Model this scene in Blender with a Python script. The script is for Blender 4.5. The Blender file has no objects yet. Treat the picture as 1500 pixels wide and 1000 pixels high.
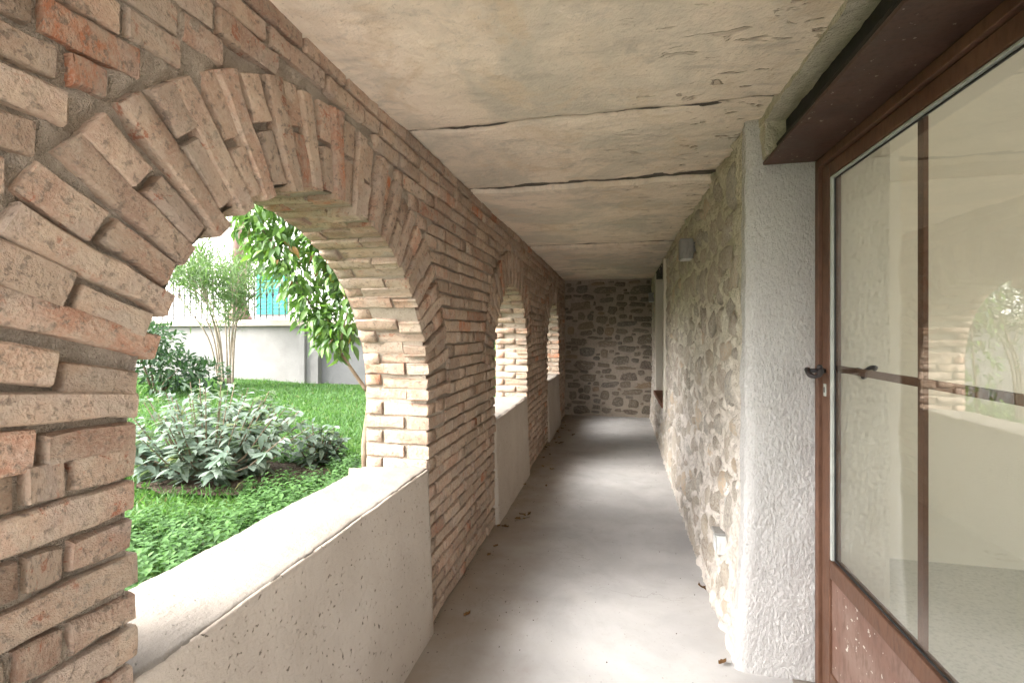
import bpy, bmesh, math, random
import numpy as np
from mathutils import Vector, Matrix, noise
R = math.radians
random.seed(7); rng = np.random.default_rng(7)
U = random.uniform
scene = bpy.context.scene
C = scene.collection

# ------------------------------------------------------------------ camera, sky, sun, exposure
F_PX, YAW, HORIZ, EYE = 700.0, R(12.48), 485.0, 1.5
cd = bpy.data.cameras.new('camera'); cam = bpy.data.objects.new('camera', cd); C.objects.link(cam)
cd.sensor_width = 36; cd.lens = F_PX / 1500 * 36; cd.shift_y = (HORIZ - 500) / 1500
cd.clip_start = 0.02; cd.clip_end = 3000
cam.location = (0, 0, EYE); cam.rotation_euler = (R(90), 0, YAW)
scene.camera = cam

SUN_FROM = Vector((-0.62, -0.42, 0.72)).normalized()
w = bpy.data.worlds.new('World'); scene.world = w; w.use_nodes = True
nt = w.node_tree; bg = nt.nodes['Background']
sky = nt.nodes.new('ShaderNodeTexSky'); sky.sky_type = 'NISHITA'; sky.sun_disc = False
sky.sun_elevation = math.asin(SUN_FROM.z); sky.sun_rotation = math.atan2(SUN_FROM.x, SUN_FROM.y)
sky.air_density = 1.0; sky.dust_density = 4.0
hs = nt.nodes.new('ShaderNodeHueSaturation'); hs.inputs['Saturation'].default_value = 0.22
nt.links.new(sky.outputs[0], hs.inputs['Color']); nt.links.new(hs.outputs[0], bg.inputs['Color'])
bg.inputs['Strength'].default_value = 0.15
sl = bpy.data.lights.new('sun', 'SUN'); so = bpy.data.objects.new('sun', sl); C.objects.link(so)
sl.energy = 0.5; sl.angle = R(40); sl.color = (1.0, 0.96, 0.9)
so.rotation_euler = SUN_FROM.to_track_quat('Z', 'Y').to_euler(); so.location = (-8, -6, 12)
scene.view_settings.view_transform = 'Standard'; scene.view_settings.look = 'None'
scene.view_settings.gamma = 1; scene.view_settings.use_curve_mapping = False
scene.view_settings.exposure = 3.3
cy = scene.cycles
cy.use_denoising = True; cy.max_bounces = 10; cy.diffuse_bounces = 7; cy.glossy_bounces = 4
cy.transparent_max_bounces = 16; cy.transmission_bounces = 4
cy.caustics_reflective = False; cy.caustics_refractive = False

# ------------------------------------------------------------------ helpers
def mesh_data(name, verts, faces, smooth=False):
    me = bpy.data.meshes.new(name); me.from_pydata([tuple(v) for v in verts], [], faces)
    if smooth: me.polygons.foreach_set('use_smooth', [True] * len(me.polygons))
    me.update(); return me
def link(name, me, mat=None, parent=None):
    o = bpy.data.objects.new(name, me); C.objects.link(o)
    if mat and not me.materials: me.materials.append(mat)
    if parent: o.parent = parent
    return o
def obj(name, verts, faces, mat, parent=None, smooth=False):
    return link(name, mesh_data(name, verts, faces, smooth), mat, parent)
def thing(name, label, cat, loc=(0, 0, 0), group=None):
    o = bpy.data.objects.new(name, None); C.objects.link(o); o.location = loc
    o.empty_display_size = 0.1
    return tag(o, label, cat, group)
def tag(o, label, cat, group=None):
    o['label'] = label; o['category'] = cat
    if group: o['group'] = group
    return o
def struct(o): o['kind'] = 'structure'; return o
def stuff(o): o['kind'] = 'stuff'; return o
class MB:
    def __init__(s): s.v = []; s.f = []
    def add(s, v, f):
        n = len(s.v); s.v += [tuple(p) for p in v]; s.f += [tuple(i + n for i in q) for q in f]; return s
    def box(s, x0, x1, y0, y1, z0, z1, b=0.0):
        if b <= 0:
            v = [(x, y, z) for x in (x0, x1) for y in (y0, y1) for z in (z0, z1)]
            return s.add(v, [(0, 1, 3, 2), (4, 6, 7, 5), (0, 4, 5, 1), (2, 3, 7, 6), (0, 2, 6, 4), (1, 5, 7, 3)])
        bm = bmesh.new(); r = bmesh.ops.create_cube(bm, size=1)
        for v in bm.verts: v.co = ((x0 + x1) / 2 + v.co.x * (x1 - x0), (y0 + y1) / 2 + v.co.y * (y1 - y0), (z0 + z1) / 2 + v.co.z * (z1 - z0))
        bmesh.ops.bevel(bm, geom=bm.edges[:], offset=b, segments=2, affect='EDGES', profile=0.5)
        bm.verts.ensure_lookup_table(); bm.verts.index_update()
        s.add([v.co[:] for v in bm.verts], [[v.index for v in f.verts] for f in bm.faces]); bm.free(); return s
    def tube(s, pts, rad, n=8, caps=True):
        pts = [Vector(p) for p in pts]; m = len(pts)
        if not hasattr(rad, '__len__'): rad = [rad] * m
        ring = []; up = Vector((0.13, 0.27, 0.95))
        for i, p in enumerate(pts):
            t = (pts[min(i + 1, m - 1)] - pts[max(i - 1, 0)]).normalized()
            a = t.cross(up)
            if a.length < 1e-3: a = t.cross(Vector((1, 0, 0)))
            a.normalize(); b = t.cross(a)
            ring.append([p + (a * math.cos(k * 2 * math.pi / n) + b * math.sin(k * 2 * math.pi / n)) * rad[i] for k in range(n)])
        f = [(i * n + k, i * n + (k + 1) % n, (i + 1) * n + (k + 1) % n, (i + 1) * n + k) for i in range(m - 1) for k in range(n)]
        if caps: f += [tuple(range(n))[::-1], tuple((m - 1) * n + k for k in range(n))]
        return s.add([p for r_ in ring for p in r_], f)
    def build(s, name, mat, parent=None, smooth=False): return obj(name, s.v, s.f, mat, parent, smooth)
def N(x, y, z): return noise.noise(Vector((x, y, z)))
def FN(x, y, z, o=4): return noise.fractal(Vector((x, y, z)), 0.9, 2.1, o)
def grid_faces(nu, nv): return [(i * nv + j, (i + 1) * nv + j, (i + 1) * nv + j + 1, i * nv + j + 1) for i in range(nu - 1) for j in range(nv - 1)]
def to_px(p):
    x, y, z = p; d = y * math.cos(YAW) - x * math.sin(YAW); xc = x * math.cos(YAW) + y * math.sin(YAW)
    if d < 0.05: return None
    return 750 + F_PX * xc / d, HORIZ - F_PX * (z - EYE) / d, d

def pieces(name, rest_name, items, parent, mat_one, mat_many, limit=300, must=None):
    """items: (mesh, Matrix, size). The ones that show largest become parts of their own, the rest one joined part."""
    sc = []
    for i, (me, M, size) in enumerate(items):
        p = to_px(M.translation); s = 0.0
        if p and -60 < p[0] < 1560 and -60 < p[1] < 1060: s = size / p[2]
        sc.append((s, i))
    sc.sort(reverse=True); keep = [i for s, i in sc[:limit] if s > 0]; ks = set(keep)
    for i in keep:
        me, M, size = items[i]
        if not me.materials: me.materials.append(mat_one)
        o = bpy.data.objects.new(name, me); C.objects.link(o); o.parent = parent; o.matrix_world = M
        o.matrix_parent_inverse = Matrix.Identity(4)
        o.matrix_basis = Matrix.Translation(-parent.location) @ M
    V = []; Fc = []; n = 0; cache = {}
    for i, (me, M, size) in enumerate(items):
        if i in ks: continue
        if me.name not in cache:
            cache[me.name] = (np.array([v.co[:] for v in me.vertices]), [tuple(p.vertices) for p in me.polygons])
        v, f = cache[me.name]; A = np.array(M)
        V.append(v @ A[:3, :3].T + A[:3, 3] - np.array(parent.location)); Fc += [tuple(k + n for k in q) for q in f]; n += len(v)
    if V:
        o = obj(rest_name, np.vstack(V).tolist(), Fc, mat_many, parent); stuff(o)
        o.data.polygons.foreach_set('use_smooth', [items[0][0].polygons[0].use_smooth] * len(o.data.polygons))

# ------------------------------------------------------------------ materials
class NB:
    def __init__(s, name, rough=0.9, spec=0.2):
        s.m = bpy.data.materials.new(name); s.m.use_nodes = True; s.t = s.m.node_tree
        s.p = s.t.nodes['Principled BSDF']; s.out = s.t.nodes['Material Output']
        s.p.inputs['Roughness'].default_value = rough; s.p.inputs['Specular IOR Level'].default_value = spec
        s.tc = s.t.nodes.new('ShaderNodeTexCoord').outputs['Object']
    def n(s, typ, **kw):
        nd = s.t.nodes.new(typ)
        for k, v in kw.items(): setattr(nd, k, v)
        return nd
    def put(s, sock, v):
        if isinstance(v, bpy.types.NodeSocket): s.t.links.new(v, sock)
        elif isinstance(v, (tuple, list)) and len(v) == 3 and sock.type == 'RGBA': sock.default_value = (*v, 1)
        else: sock.default_value = v
    def noise(s, scale, detail=4, rough=0.55, vec=None, dist=0.0):
        nd = s.n('ShaderNodeTexNoise'); s.put(nd.inputs['Vector'], vec or s.tc)
        nd.inputs['Scale'].default_value = scale; nd.inputs['Detail'].default_value = detail
        nd.inputs['Roughness'].default_value = rough; nd.inputs['Distortion'].default_value = dist
        return nd.outputs[0]
    def vor(s, scale, feat='F1', vec=None):
        nd = s.n('ShaderNodeTexVoronoi', feature=feat); s.put(nd.inputs['Vector'], vec or s.tc); nd.inputs['Scale'].default_value = scale
        return nd.outputs['Distance']
    def map(s, v, a, b, c=0.0, d=1.0):
        nd = s.n('ShaderNodeMapRange'); s.put(nd.inputs[0], v)
        for i, q in enumerate((a, b, c, d)): nd.inputs[i + 1].default_value = q
        return nd.outputs[0]
    def math(s, op, a, b=0.0):
        nd = s.n('ShaderNodeMath', operation=op); s.put(nd.inputs[0], a); s.put(nd.inputs[1], b); return nd.outputs[0]
    def mix(s, f, a, b, blend='MIX'):
        nd = s.n('ShaderNodeMix', data_type='RGBA', blend_type=blend)
        s.put(nd.inputs['Factor'], f); s.put(nd.inputs['A'], a); s.put(nd.inputs['B'], b); return nd.outputs['Result']
    def ramp(s, v, stops):
        nd = s.n('ShaderNodeValToRGB'); s.put(nd.inputs[0], v); e = nd.color_ramp.elements
        while len(e) < len(stops): e.new(0.5)
        for k, (p, c) in zip(e, stops): k.position = p; k.color = (*c, 1)
        return nd.outputs[0]
    def scalev(s, sx, sy, sz, vec=None):
        nd = s.n('ShaderNodeMapping'); s.put(nd.inputs['Vector'], vec or s.tc); nd.inputs['Scale'].default_value = (sx, sy, sz); return nd.outputs[0]
    def color(s, v): s.put(s.p.inputs['Base Color'], v); return s
    def bump(s, h, dist=0.01, strength=1.0, prev=None):
        nd = s.n('ShaderNodeBump'); nd.inputs['Distance'].default_value = dist; nd.inputs['Strength'].default_value = strength
        s.put(nd.inputs['Height'], h)
        if prev: s.put(nd.inputs['Normal'], prev)
        s.put(s.p.inputs['Normal'], nd.outputs[0]); return nd.outputs[0]
    def rnd(s, island):
        if island: return s.n('ShaderNodeNewGeometry').outputs['Random Per Island']
        return s.n('ShaderNodeObjectInfo').outputs['Random']
    def jitter(s, r, k=37.0):
        nd = s.n('ShaderNodeVectorMath', operation='ADD'); s.put(nd.inputs[0], s.tc)
        cb = s.n('ShaderNodeCombineXYZ')
        for i, q in enumerate((k, k * 1.7, -k * 2.3)): s.put(cb.inputs[i], s.math('MULTIPLY', r, q))
        s.put(nd.inputs[1], cb.outputs[0]); return nd.outputs[0]

def brick_mat(name, island):
    b = NB(name, 0.92, 0.15); r = b.rnd(island); v = b.jitter(r)
    base = b.ramp(r, [(0, (.39, .27, .195)), (.2, (.46, .33, .24)), (.38, (.36, .225, .16)), (.55, (.43, .315, .24)), (.72, (.38, .235, .17)), (.88, (.50, .365, .27)), (.955, (.40, .20, .13)), (.985, (.48, .16, .065))])
    n1 = b.noise(14, 5, .6, v); n2 = b.noise(60, 4, .65, v); n3 = b.noise(7, 3, .5, v, .6)
    c = b.mix(b.map(n1, .42, .62, 0, .75), base, (.50, .385, .285))                      # lime bloom
    c = b.mix(b.map(n3, .52, .62, 0, .6), c, (.40, .32, .265))                       # grey weathering
    chip = b.math('MULTIPLY', b.map(b.noise(22, 5, .7, v, .5), .59, .64), b.map(b.math('FRACT', b.math('MULTIPLY', r, 7.31)), .2, .6))
    c = b.mix(b.math('MULTIPLY', chip, .85), c, (.34, .125, .07))                          # fresh red chips
    c = b.mix(b.map(n2, .54, .63, 0, .8), c, (.20, .155, .12))                       # pits and soot
    c = b.mix(b.map(b.noise(150, 4, .7, v), .48, .62, 0, .4), c, (.55, .44, .34))
    c = b.mix(b.map(b.noise(10, 5, .7, v, .5), .50, .60, 0, .40), c, (.46, .385, .30))     # grey lime dust
    val = b.map(b.math('FRACT', b.math('MULTIPLY', r, 13.7)), 0, 1, .78, 1.08); hv = b.n('ShaderNodeHueSaturation'); b.put(hv.inputs['Color'], c); b.put(hv.inputs['Value'], val); c = hv.outputs[0]
    b.color(c)
    k = b.bump(n1, .007, .8); k = b.bump(n2, .009, .9, k); b.bump(b.noise(170, 4, .75, v), .005, .9, k)
    return b.m
M_brick = brick_mat('brick_weathered', False); M_brick_i = brick_mat('brick_weathered_many', True)

def mortar_mat(name, c0, c1, c2):
    b = NB(name, 0.95, 0.1); n1 = b.noise(9, 5, .6); n2 = b.noise(90, 4, .7); n3 = b.noise(260, 2, .7)
    c = b.mix(b.map(n1, .35, .65), c0, c1); c = b.mix(b.map(n2, .55, .75, 0, .8), c, c2)
    c = b.mix(b.map(n3, .55, .8, 0, .5), c, tuple(min(.8, q * 1.5) for q in c1)); b.color(c)
    k = b.bump(n2, .014, 1); b.bump(n3, .006, 1, k); return b.m
M_mortar = mortar_mat('lime_mortar', (.37, .305, .24), (.46, .385, .31), (.21, .165, .125))

def plaster_mat(name, c0, c1, spot, pit=.69, streak=False, k1=.006):
    b = NB(name, 0.93, 0.12); n1 = b.noise(2.6, 5, .6); n2 = b.noise(34, 5, .65); n3 = b.noise(150, 3, .7)
    c = b.mix(b.map(n1, .35, .68), c0, c1)
    p = b.map(b.noise(64, 2, .5, None, .4), pit, pit + .05)
    c = b.mix(b.math('MULTIPLY', p, .85), c, spot); c = b.mix(b.map(n2, .6, .8, 0, .35), c, tuple(q * .7 for q in c0)); b.color(c)
    k = b.bump(n2, k1, .8); k = b.bump(n3, .002, .8, k); b.bump(b.math('MULTIPLY', p, -1), .006, .9, k); return b.m
M_parapet = plaster_mat('parapet_render', (.385, .33, .275), (.445, .385, .325), (.15, .115, .09), .665)
M_sill = plaster_mat('sill_cement', (.175, .153, .13), (.225, .20, .172), (.2, .18, .16), .69)
M_ceil = plaster_mat('ceiling_plaster', (.62, .52, .40), (.70, .60, .475), (.34, .27, .20), .70)
def ceil_mat():
    b = NB('ceiling_limewash', .94, .1); n1 = b.noise(1.7, 5, .62); n2 = b.noise(30, 5, .66)
    v2 = b.scalev(5, 16, 5); n4 = b.noise(1.0, 4, .6, v2, .5)
    c = b.mix(b.map(n1, .35, .68), (.75, .635, .505), (.82, .71, .58))
    c = b.mix(b.map(b.noise(1.1, 6, .68, None, .6), .46, .58, 0, .8), c, (.56, .51, .42))
    c = b.mix(b.map(b.noise(2.3, 6, .7, None, .9), .54, .62, 0, .6), c, (.66, .53, .38))
    c = b.mix(b.map(b.noise(5, 6, .75, None, .4), .56, .66, 0, .55), c, (.47, .42, .35))
    c = b.mix(b.map(n4, .56, .7, 0, .5), c, (.48, .415, .34))
    c = b.mix(b.map(b.noise(75, 4, .7), .60, .70, 0, .6), c, (.42, .35, .27))
    xs = b.n('ShaderNodeSeparateXYZ'); b.put(xs.inputs[0], b.tc)
    flake = b.math('MULTIPLY', b.map(b.noise(1, 3, .55, b.scalev(7, 17, 7), .5), .61, .68), b.map(b.math('ADD', xs.outputs[0], b.map(b.noise(1.5, 2), 0, 1, -.4, .4)), -.15, .35))
    c = b.mix(b.math('MULTIPLY', flake, .65), c, (.40, .31, .235)); b.color(c)
    k = b.bump(n4, .004, .6); k = b.bump(n2, .009, .9, k); k = b.bump(b.noise(140, 3, .7), .0015, .8, k); b.bump(b.math('MULTIPLY', flake, -1), .012, .9, k)
    return b.m
M_ceil = ceil_mat()

def roughcast():
    b = NB('roughcast', .95, .1); v = b.scalev(1, 1, .45)
    n1 = b.noise(120, 4, .6, v, .2); n2 = b.noise(240, 3, .7); n0 = b.noise(3, 3, .5)
    c = b.mix(b.map(n0, .3, .7), (.55, .535, .515), (.62, .605, .585)); c = b.mix(b.map(n1, .3, .45, .5, 0), c, (.40, .37, .34)); b.color(c)
    k = b.bump(n1, .012, .9); b.bump(n2, .004, .9, k); return b.m
M_rough = roughcast()
def stone_mortar(name, c0, c1, green):
    b = NB(name, .95, .1); n1 = b.noise(4, 5, .6); n2 = b.noise(28, 5, .66); n3 = b.noise(120, 3, .7)
    c = b.mix(b.map(n1, .35, .65), c0, c1)
    c = b.mix(b.map(n2, .54, .72, 0, .75), c, tuple(q * .52 for q in c0))
    if green:
        c = b.mix(b.map(b.noise(11, 6, .72, None, .6), .50, .62, 0, .6), c, (.42, .365, .31))
        xs = b.n('ShaderNodeSeparateXYZ'); b.put(xs.inputs[0], b.tc)
        h = b.map(b.math('ADD', xs.outputs[2], b.map(b.noise(2.2, 4), 0, 1, -.7, .7)), .9, 2.0, 0, .55)
        c = b.mix(h, c, (.58, .545, .39))                                                 # yellow-green cast of mixed light painted in, stronger up the wall
    b.color(c); k = b.bump(n2, .02, 1); b.bump(n3, .007, 1, k); return b.m
M_wallmortar = stone_mortar('rubble_mortar', (.66, .60, .53), (.74, .68, .61), True)
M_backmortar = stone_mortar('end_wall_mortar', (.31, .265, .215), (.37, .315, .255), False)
def stone_mat(name, island, light):
    b = NB(name, .9, .2); r = b.rnd(island); v = b.jitter(r)
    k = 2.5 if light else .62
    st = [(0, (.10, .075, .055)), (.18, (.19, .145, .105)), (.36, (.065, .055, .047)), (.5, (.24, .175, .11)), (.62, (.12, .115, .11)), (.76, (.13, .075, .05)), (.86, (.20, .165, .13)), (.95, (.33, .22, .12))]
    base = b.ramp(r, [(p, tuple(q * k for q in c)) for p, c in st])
    n1 = b.noise(16, 5, .65, v); n2 = b.noise(70, 4, .7, v)
    c = b.mix(b.map(n1, .4, .7, 0, .6), base, tuple(q * 1.9 for q in (.19, .165, .135)))
    c = b.mix(b.map(n2, .52, .72, 0, .75), c, (.46, .41, .34) if light else (.30, .26, .21))
    g2 = b.n('ShaderNodeTexCoord').outputs['Object'] if island else v
    c = b.mix(b.map(b.noise(9, 5, .7, v, .8), *((.38, .58, .15, 1.0) if light else (.50, .64, 0, .85))), c, (.60, .55, .47) if light else (.38, .33, .27)); b.color(c)
    q = b.bump(n1, .015, .8); b.bump(n2, .005, .8, q); return b.m
M_stone = stone_mat('rubble_stone', False, True); M_stone_i = stone_mat('rubble_stone_many', True, True)
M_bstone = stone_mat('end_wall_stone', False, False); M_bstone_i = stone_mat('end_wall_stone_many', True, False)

def floor_mat():
    b = NB('concrete_floor', .62, .35); n1 = b.noise(1.3, 6, .62, None, .5); n2 = b.noise(9, 5, .65); n3 = b.noise(120, 3, .6)
    c = b.mix(b.map(n1, .42, .58), (.37, .36, .35), (.44, .43, .42))
    c = b.mix(b.map(n2, .52, .7, 0, .4), c, (.37, .35, .33))
    wv = b.n('ShaderNodeVectorMath', operation='ADD'); b.put(wv.inputs[0], b.tc); nn = b.n('ShaderNodeTexNoise'); nn.inputs['Scale'].default_value = 4; nn.inputs['Detail'].default_value = 5; b.put(wv.inputs[1], nn.outputs['Color']); b.put(nn.inputs['Vector'], b.tc)
    crack = b.math('MULTIPLY', b.map(b.vor(.55, 'DISTANCE_TO_EDGE', wv.outputs[0]), .0015, .004, 1, 0), b.map(b.noise(1.1, 2), .45, .6))
    c = b.mix(b.math('MULTIPLY', crack, .6), c, (.18, .16, .14))
    c = b.mix(b.map(b.noise(38, 5, .75), .58, .7, 0, .35), c, (.30, .27, .24))
    sw = b.n('ShaderNodeTexWave', wave_type='RINGS'); b.put(sw.inputs['Vector'], b.scalev(1.3, .7, 1)); sw.inputs['Scale'].default_value = .9
    sw.inputs['Distortion'].default_value = 9; sw.inputs['Detail'].default_value = 3
    c = b.mix(b.map(sw.outputs['Fac'], .5, 1, 0, .18), c, (.60, .585, .56))                  # trowel swirls
    xs = b.n('ShaderNodeSeparateXYZ'); b.put(xs.inputs[0], b.tc)
    e = b.math('ADD', xs.outputs[0], b.map(b.noise(3.5, 4, .6), 0, 1, -.22, .22))
    c = b.mix(b.map(e, -.92, -.36, .95, 0), c, (.235, .18, .13))                             # earth washed in along the arcade
    c = b.mix(b.map(b.noise(70, 2, .5), .70, .74, 0, .6), c, (.22, .19, .16)); b.color(c)
    b.put(b.p.inputs['Roughness'], b.map(n2, .3, .7, .5, .75))
    k = b.bump(n1, .01, .25); b.bump(n3, .001, .5, k); return b.m
M_floor = floor_mat()

def paint_mat(name, c, c2, rough=.5, chips=None, spec=.4, k=0.002):
    b = NB(name, rough, spec); n1 = b.noise(5, 5, .6); n2 = b.noise(55, 4, .6, b.scalev(1, 1, .35))
    q = b.mix(b.map(n1, .40, .60), c, c2); q = b.mix(b.map(n2, .48, .68, 0, .55), q, tuple(x * .6 for x in c))
    if chips: q = b.mix(b.map(b.noise(34, 4, .6), .66, .68), q, chips)
    b.color(q); b.put(b.p.inputs['Roughness'], b.map(n1, .3, .7, rough * .75, min(1, rough * 1.35))); b.bump(n2, k, .6); return b.m
M_door = paint_mat('brown_painted_steel', (.115, .055, .032), (.155, .078, .048), .5)
M_panel = paint_mat('faded_brown_panel', (.185, .10, .072), (.25, .165, .13), .55, (.62, .58, .5))
M_beam = paint_mat('oxide_beam', (.060, .029, .020), (.095, .050, .036), .5, (.3, .25, .2))
M_black = paint_mat('black_steel', (.012, .011, .010), (.022, .02, .018), .6)
M_iron = paint_mat('wrought_iron', (.016, .013, .014), (.03, .024, .024), .42, None, .5)
M_bead = paint_mat('aluminium_bead', (.44, .46, .43), (.5, .52, .48), .35, None, .6)
M_gasket = paint_mat('rubber_gasket', (.02, .02, .02), (.03, .03, .03), .7)
M_cream = plaster_mat('room_plaster', (.69, .65, .555), (.72, .68, .585), (.67, .63, .54), .8, k1=.002)
M_roomfloor = paint_mat('room_floor_tile', (.54, .53, .48), (.58, .57, .52), .45)
M_grey = paint_mat('grey_lamp_metal', (.20, .195, .185), (.23, .22, .21), .45)
M_white = paint_mat('white_plastic', (.52, .52, .50), (.56, .56, .54), .4)
M_socketgrey = paint_mat('grey_plastic', (.24, .235, .22), (.28, .27, .26), .4)
M_terra = paint_mat('terracotta_sill', (.24, .105, .06), (.29, .14, .085), .75)
M_house = plaster_mat('house_render', (.72, .71, .70), (.78, .77, .76), (.6, .58, .56), .75)
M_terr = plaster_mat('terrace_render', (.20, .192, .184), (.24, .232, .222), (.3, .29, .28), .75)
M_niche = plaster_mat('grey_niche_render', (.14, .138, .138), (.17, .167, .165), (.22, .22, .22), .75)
M_coping = plaster_mat('terrace_coping', (.36, .31, .27), (.44, .39, .34), (.2, .17, .15), .68)
M_teal = paint_mat('teal_shutter_paint', (.012, .21, .175), (.02, .26, .21), .5)
M_column = paint_mat('column_paint', (.20, .115, .095), (.26, .165, .14), .6)
M_tile = paint_mat('roof_tile', (.33, .15, .09), (.42, .22, .14), .8)
M_dark = paint_mat('window_glass_dark', (.03, .035, .04), (.05, .05, .06), .15, None, .6)
M_bark = paint_mat('bark', (.16, .115, .08), (.24, .19, .14), .9, None, .1, .01)
M_palebark = paint_mat('pale_bark', (.24, .20, .15), (.33, .28, .22), .9, None, .1, .006)
def soil_mat():
    b = NB('soil', .95, .1); n1 = b.noise(25, 5, .7); n2 = b.noise(4, 4, .6)
    c = b.mix(b.map(n1, .35, .65), (.045, .032, .022), (.13, .10, .075)); b.color(c); b.bump(n1, .03, 1); return b.m
M_soil = soil_mat()
M_gravel = mortar_mat('pale_yard', (.46, .43, .39), (.54, .51, .46), (.3, .28, .25))
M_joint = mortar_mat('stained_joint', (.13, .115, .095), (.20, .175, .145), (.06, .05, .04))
def lawn_mat():
    b = NB('lawn_ground', .95, .1); n1 = b.noise(6, 5, .7); n2 = b.noise(60, 3, .7)
    c = b.mix(b.map(n1, .3, .7), (.05, .10, .022), (.075, .15, .032)); c = b.mix(b.map(n2, .5, .75, 0, .6), c, (.04, .05, .015)); b.color(c); b.bump(n2, .03, 1); return b.m
M_lawn = lawn_mat()
def leaf_mat(name, stops, island=True, rough=.5, trans=.35, spec=.3):
    b = NB(name, rough, spec); r = b.rnd(island); c = b.ramp(r, stops)
    g = b.n('ShaderNodeNewGeometry').outputs['Backfacing']
    c = b.mix(b.math('MULTIPLY', g, .35), c, tuple(min(.5, q * 1.6) for q in stops[len(stops) // 2][1])); b.color(c)
    tr = b.n('ShaderNodeBsdfTranslucent'); b.put(tr.inputs[0], b.mix(1.0, c, (1.0, 1.15, .55), 'MULTIPLY'))
    mx = b.n('ShaderNodeMixShader'); mx.inputs[0].default_value = trans
    b.t.links.new(b.p.outputs[0], mx.inputs[1]); b.t.links.new(tr.outputs[0], mx.inputs[2]); b.t.links.new(mx.outputs[0], b.out.inputs[0])
    return b.m
S_sage = [(0, (.10, .145, .105)), (.4, (.155, .205, .16)), (.8, (.22, .265, .22)), (.985, (.22, .265, .22)), (1, (.19, .21, .06))]
M_sage = leaf_mat('sage_leaf', S_sage, False, .8, .25, .15); M_sage_i = leaf_mat('sage_leaf_many', S_sage, True, .8, .25, .15)
S_vine = [(0, (.04, .085, .03)), (.35, (.075, .145, .045)), (.7, (.13, .235, .06)), (.96, (.20, .33, .085)), (.985, (.22, .12, .04))]
M_vine = leaf_mat('climber_leaf', S_vine, False, .38, .35, .5); M_vine_i = leaf_mat('climber_leaf_many', S_vine, True, .38, .35, .5)
M_oleander = leaf_mat('oleander_leaf', [(0, (.06, .10, .035)), (.5, (.10, .165, .065)), (1, (.18, .25, .12))])
M_darkbush = leaf_mat('bay_leaf', [(0, (.022, .05, .022)), (.5, (.035, .08, .032)), (1, (.07, .13, .05))], True, .4, .25, .5)
M_cover = leaf_mat('ground_cover_leaf', [(0, (.04, .095, .022)), (.5, (.07, .155, .038)), (1, (.11, .22, .06))])
M_grass = leaf_mat('grass_blade', [(0, (.045, .105, .028)), (.5, (.07, .155, .045)), (.95, (.11, .205, .065)), (1, (.2, .19, .08))])
M_dry = leaf_mat('dry_leaf', [(0, (.10, .055, .025)), (.5, (.16, .085, .035)), (1, (.22, .13, .05))], False, .8, .1, .1)
def glass_mat():
    m = bpy.data.materials.new('window_glass'); m.use_nodes = True; t = m.node_tree
    for n_ in list(t.nodes): t.nodes.remove(n_)
    out = t.nodes.new('ShaderNodeOutputMaterial'); mx = t.nodes.new('ShaderNodeMixShader')
    tr = t.nodes.new('ShaderNodeBsdfTransparent'); tr.inputs[0].default_value = (.97, .985, .97, 1)
    gl = t.nodes.new('ShaderNodeBsdfGlossy'); gl.inputs['Roughness'].default_value = 0.0
    lw = t.nodes.new('ShaderNodeLayerWeight'); lw.inputs['Blend'].default_value = .5
    pw = t.nodes.new('ShaderNodeMath'); pw.operation = 'POWER'; pw.inputs[1].default_value = 5
    ml = t.nodes.new('ShaderNodeMath'); ml.operation = 'MULTIPLY_ADD'; ml.inputs[1].default_value = .89; ml.inputs[2].default_value = .11
    t.links.new(lw.outputs['Facing'], pw.inputs[0]); t.links.new(pw.outputs[0], ml.inputs[0]); t.links.new(ml.outputs[0], mx.inputs[0])
    t.links.new(tr.outputs[0], mx.inputs[1]); t.links.new(gl.outputs[0], mx.inputs[2]); t.links.new(mx.outputs[0], out.inputs[0]); return m
M_glass = glass_mat()

# ------------------------------------------------------------------ dimensions of the place
XL, XO = -0.93, -1.27            # inner and outer face of the arcade wall
XR = 0.56                        # rubble wall face
Y0, YB, ZC = -0.6, 8.6, 2.42     # open end, end wall, ceiling
SILL = 0.81
ARCHES = [(1.505, 0.745, 1.205, .062), (4.27, 0.67, 1.25, 0.0), (7.08, 0.63, 1.29, 0.0)]   # centre, radius, springing, lean of a hand-built arch
RING = 0.30
def in_open(y, z, g=0.0):
    for c, r, s, k in ARCHES:
        zz = z - k * (c - y)
        if abs(y - c) < r + g and (zz < s or (y - c) ** 2 + (zz - s) ** 2 < (r + g) ** 2): return (c, r + g, s, k)
    return None
def in_ring(y, z):
    for c, r, s, k in ARCHES:
        zz = z - k * (c - y)
        if zz > s and r < math.hypot(y - c, zz - s) < r + RING: return True
    return False
def half_width(z0, zm, c, r, s, k, side):
    """half width of opening or ring at a course, on one side (-1 near, +1 far)"""
    h = r
    for _ in range(4):
        off_ = k * (-side) * h
        if zm - off_ < s: return r, 'jamb'
        d = (z0 * .6 + zm * .4) - off_ - s; R_ = r + RING + .010
        h = math.sqrt(max(0, R_ * R_ - d * d)) if d < R_ else 0
    return h, 'ring'

# ground and lawn
g = struct(obj('ground', [(-400, -400, -.06), (400, -400, -.06), (400, 400, -.06), (-400, 400, -.06)], [(0, 1, 2, 3)], M_gravel))
def lawn_z(x, y): return .37 + .14 * min(1, max(0, (-x - 2.0) / 5.0)) + .02 * N(x * .6, y * .6, 3)
xs_ = [XO - .02 - .25 * i for i in range(49)] + [-20, -40, -90]; ys_ = [-60, -25, -10] + [-5 + .25 * i for i in range(61)] + [20, 60]
v = [(x, y, lawn_z(x, y)) for x in xs_ for y in ys_]
struct(obj('lawn', v, grid_faces(len(xs_), len(ys_)), M_lawn, None, True))

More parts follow.
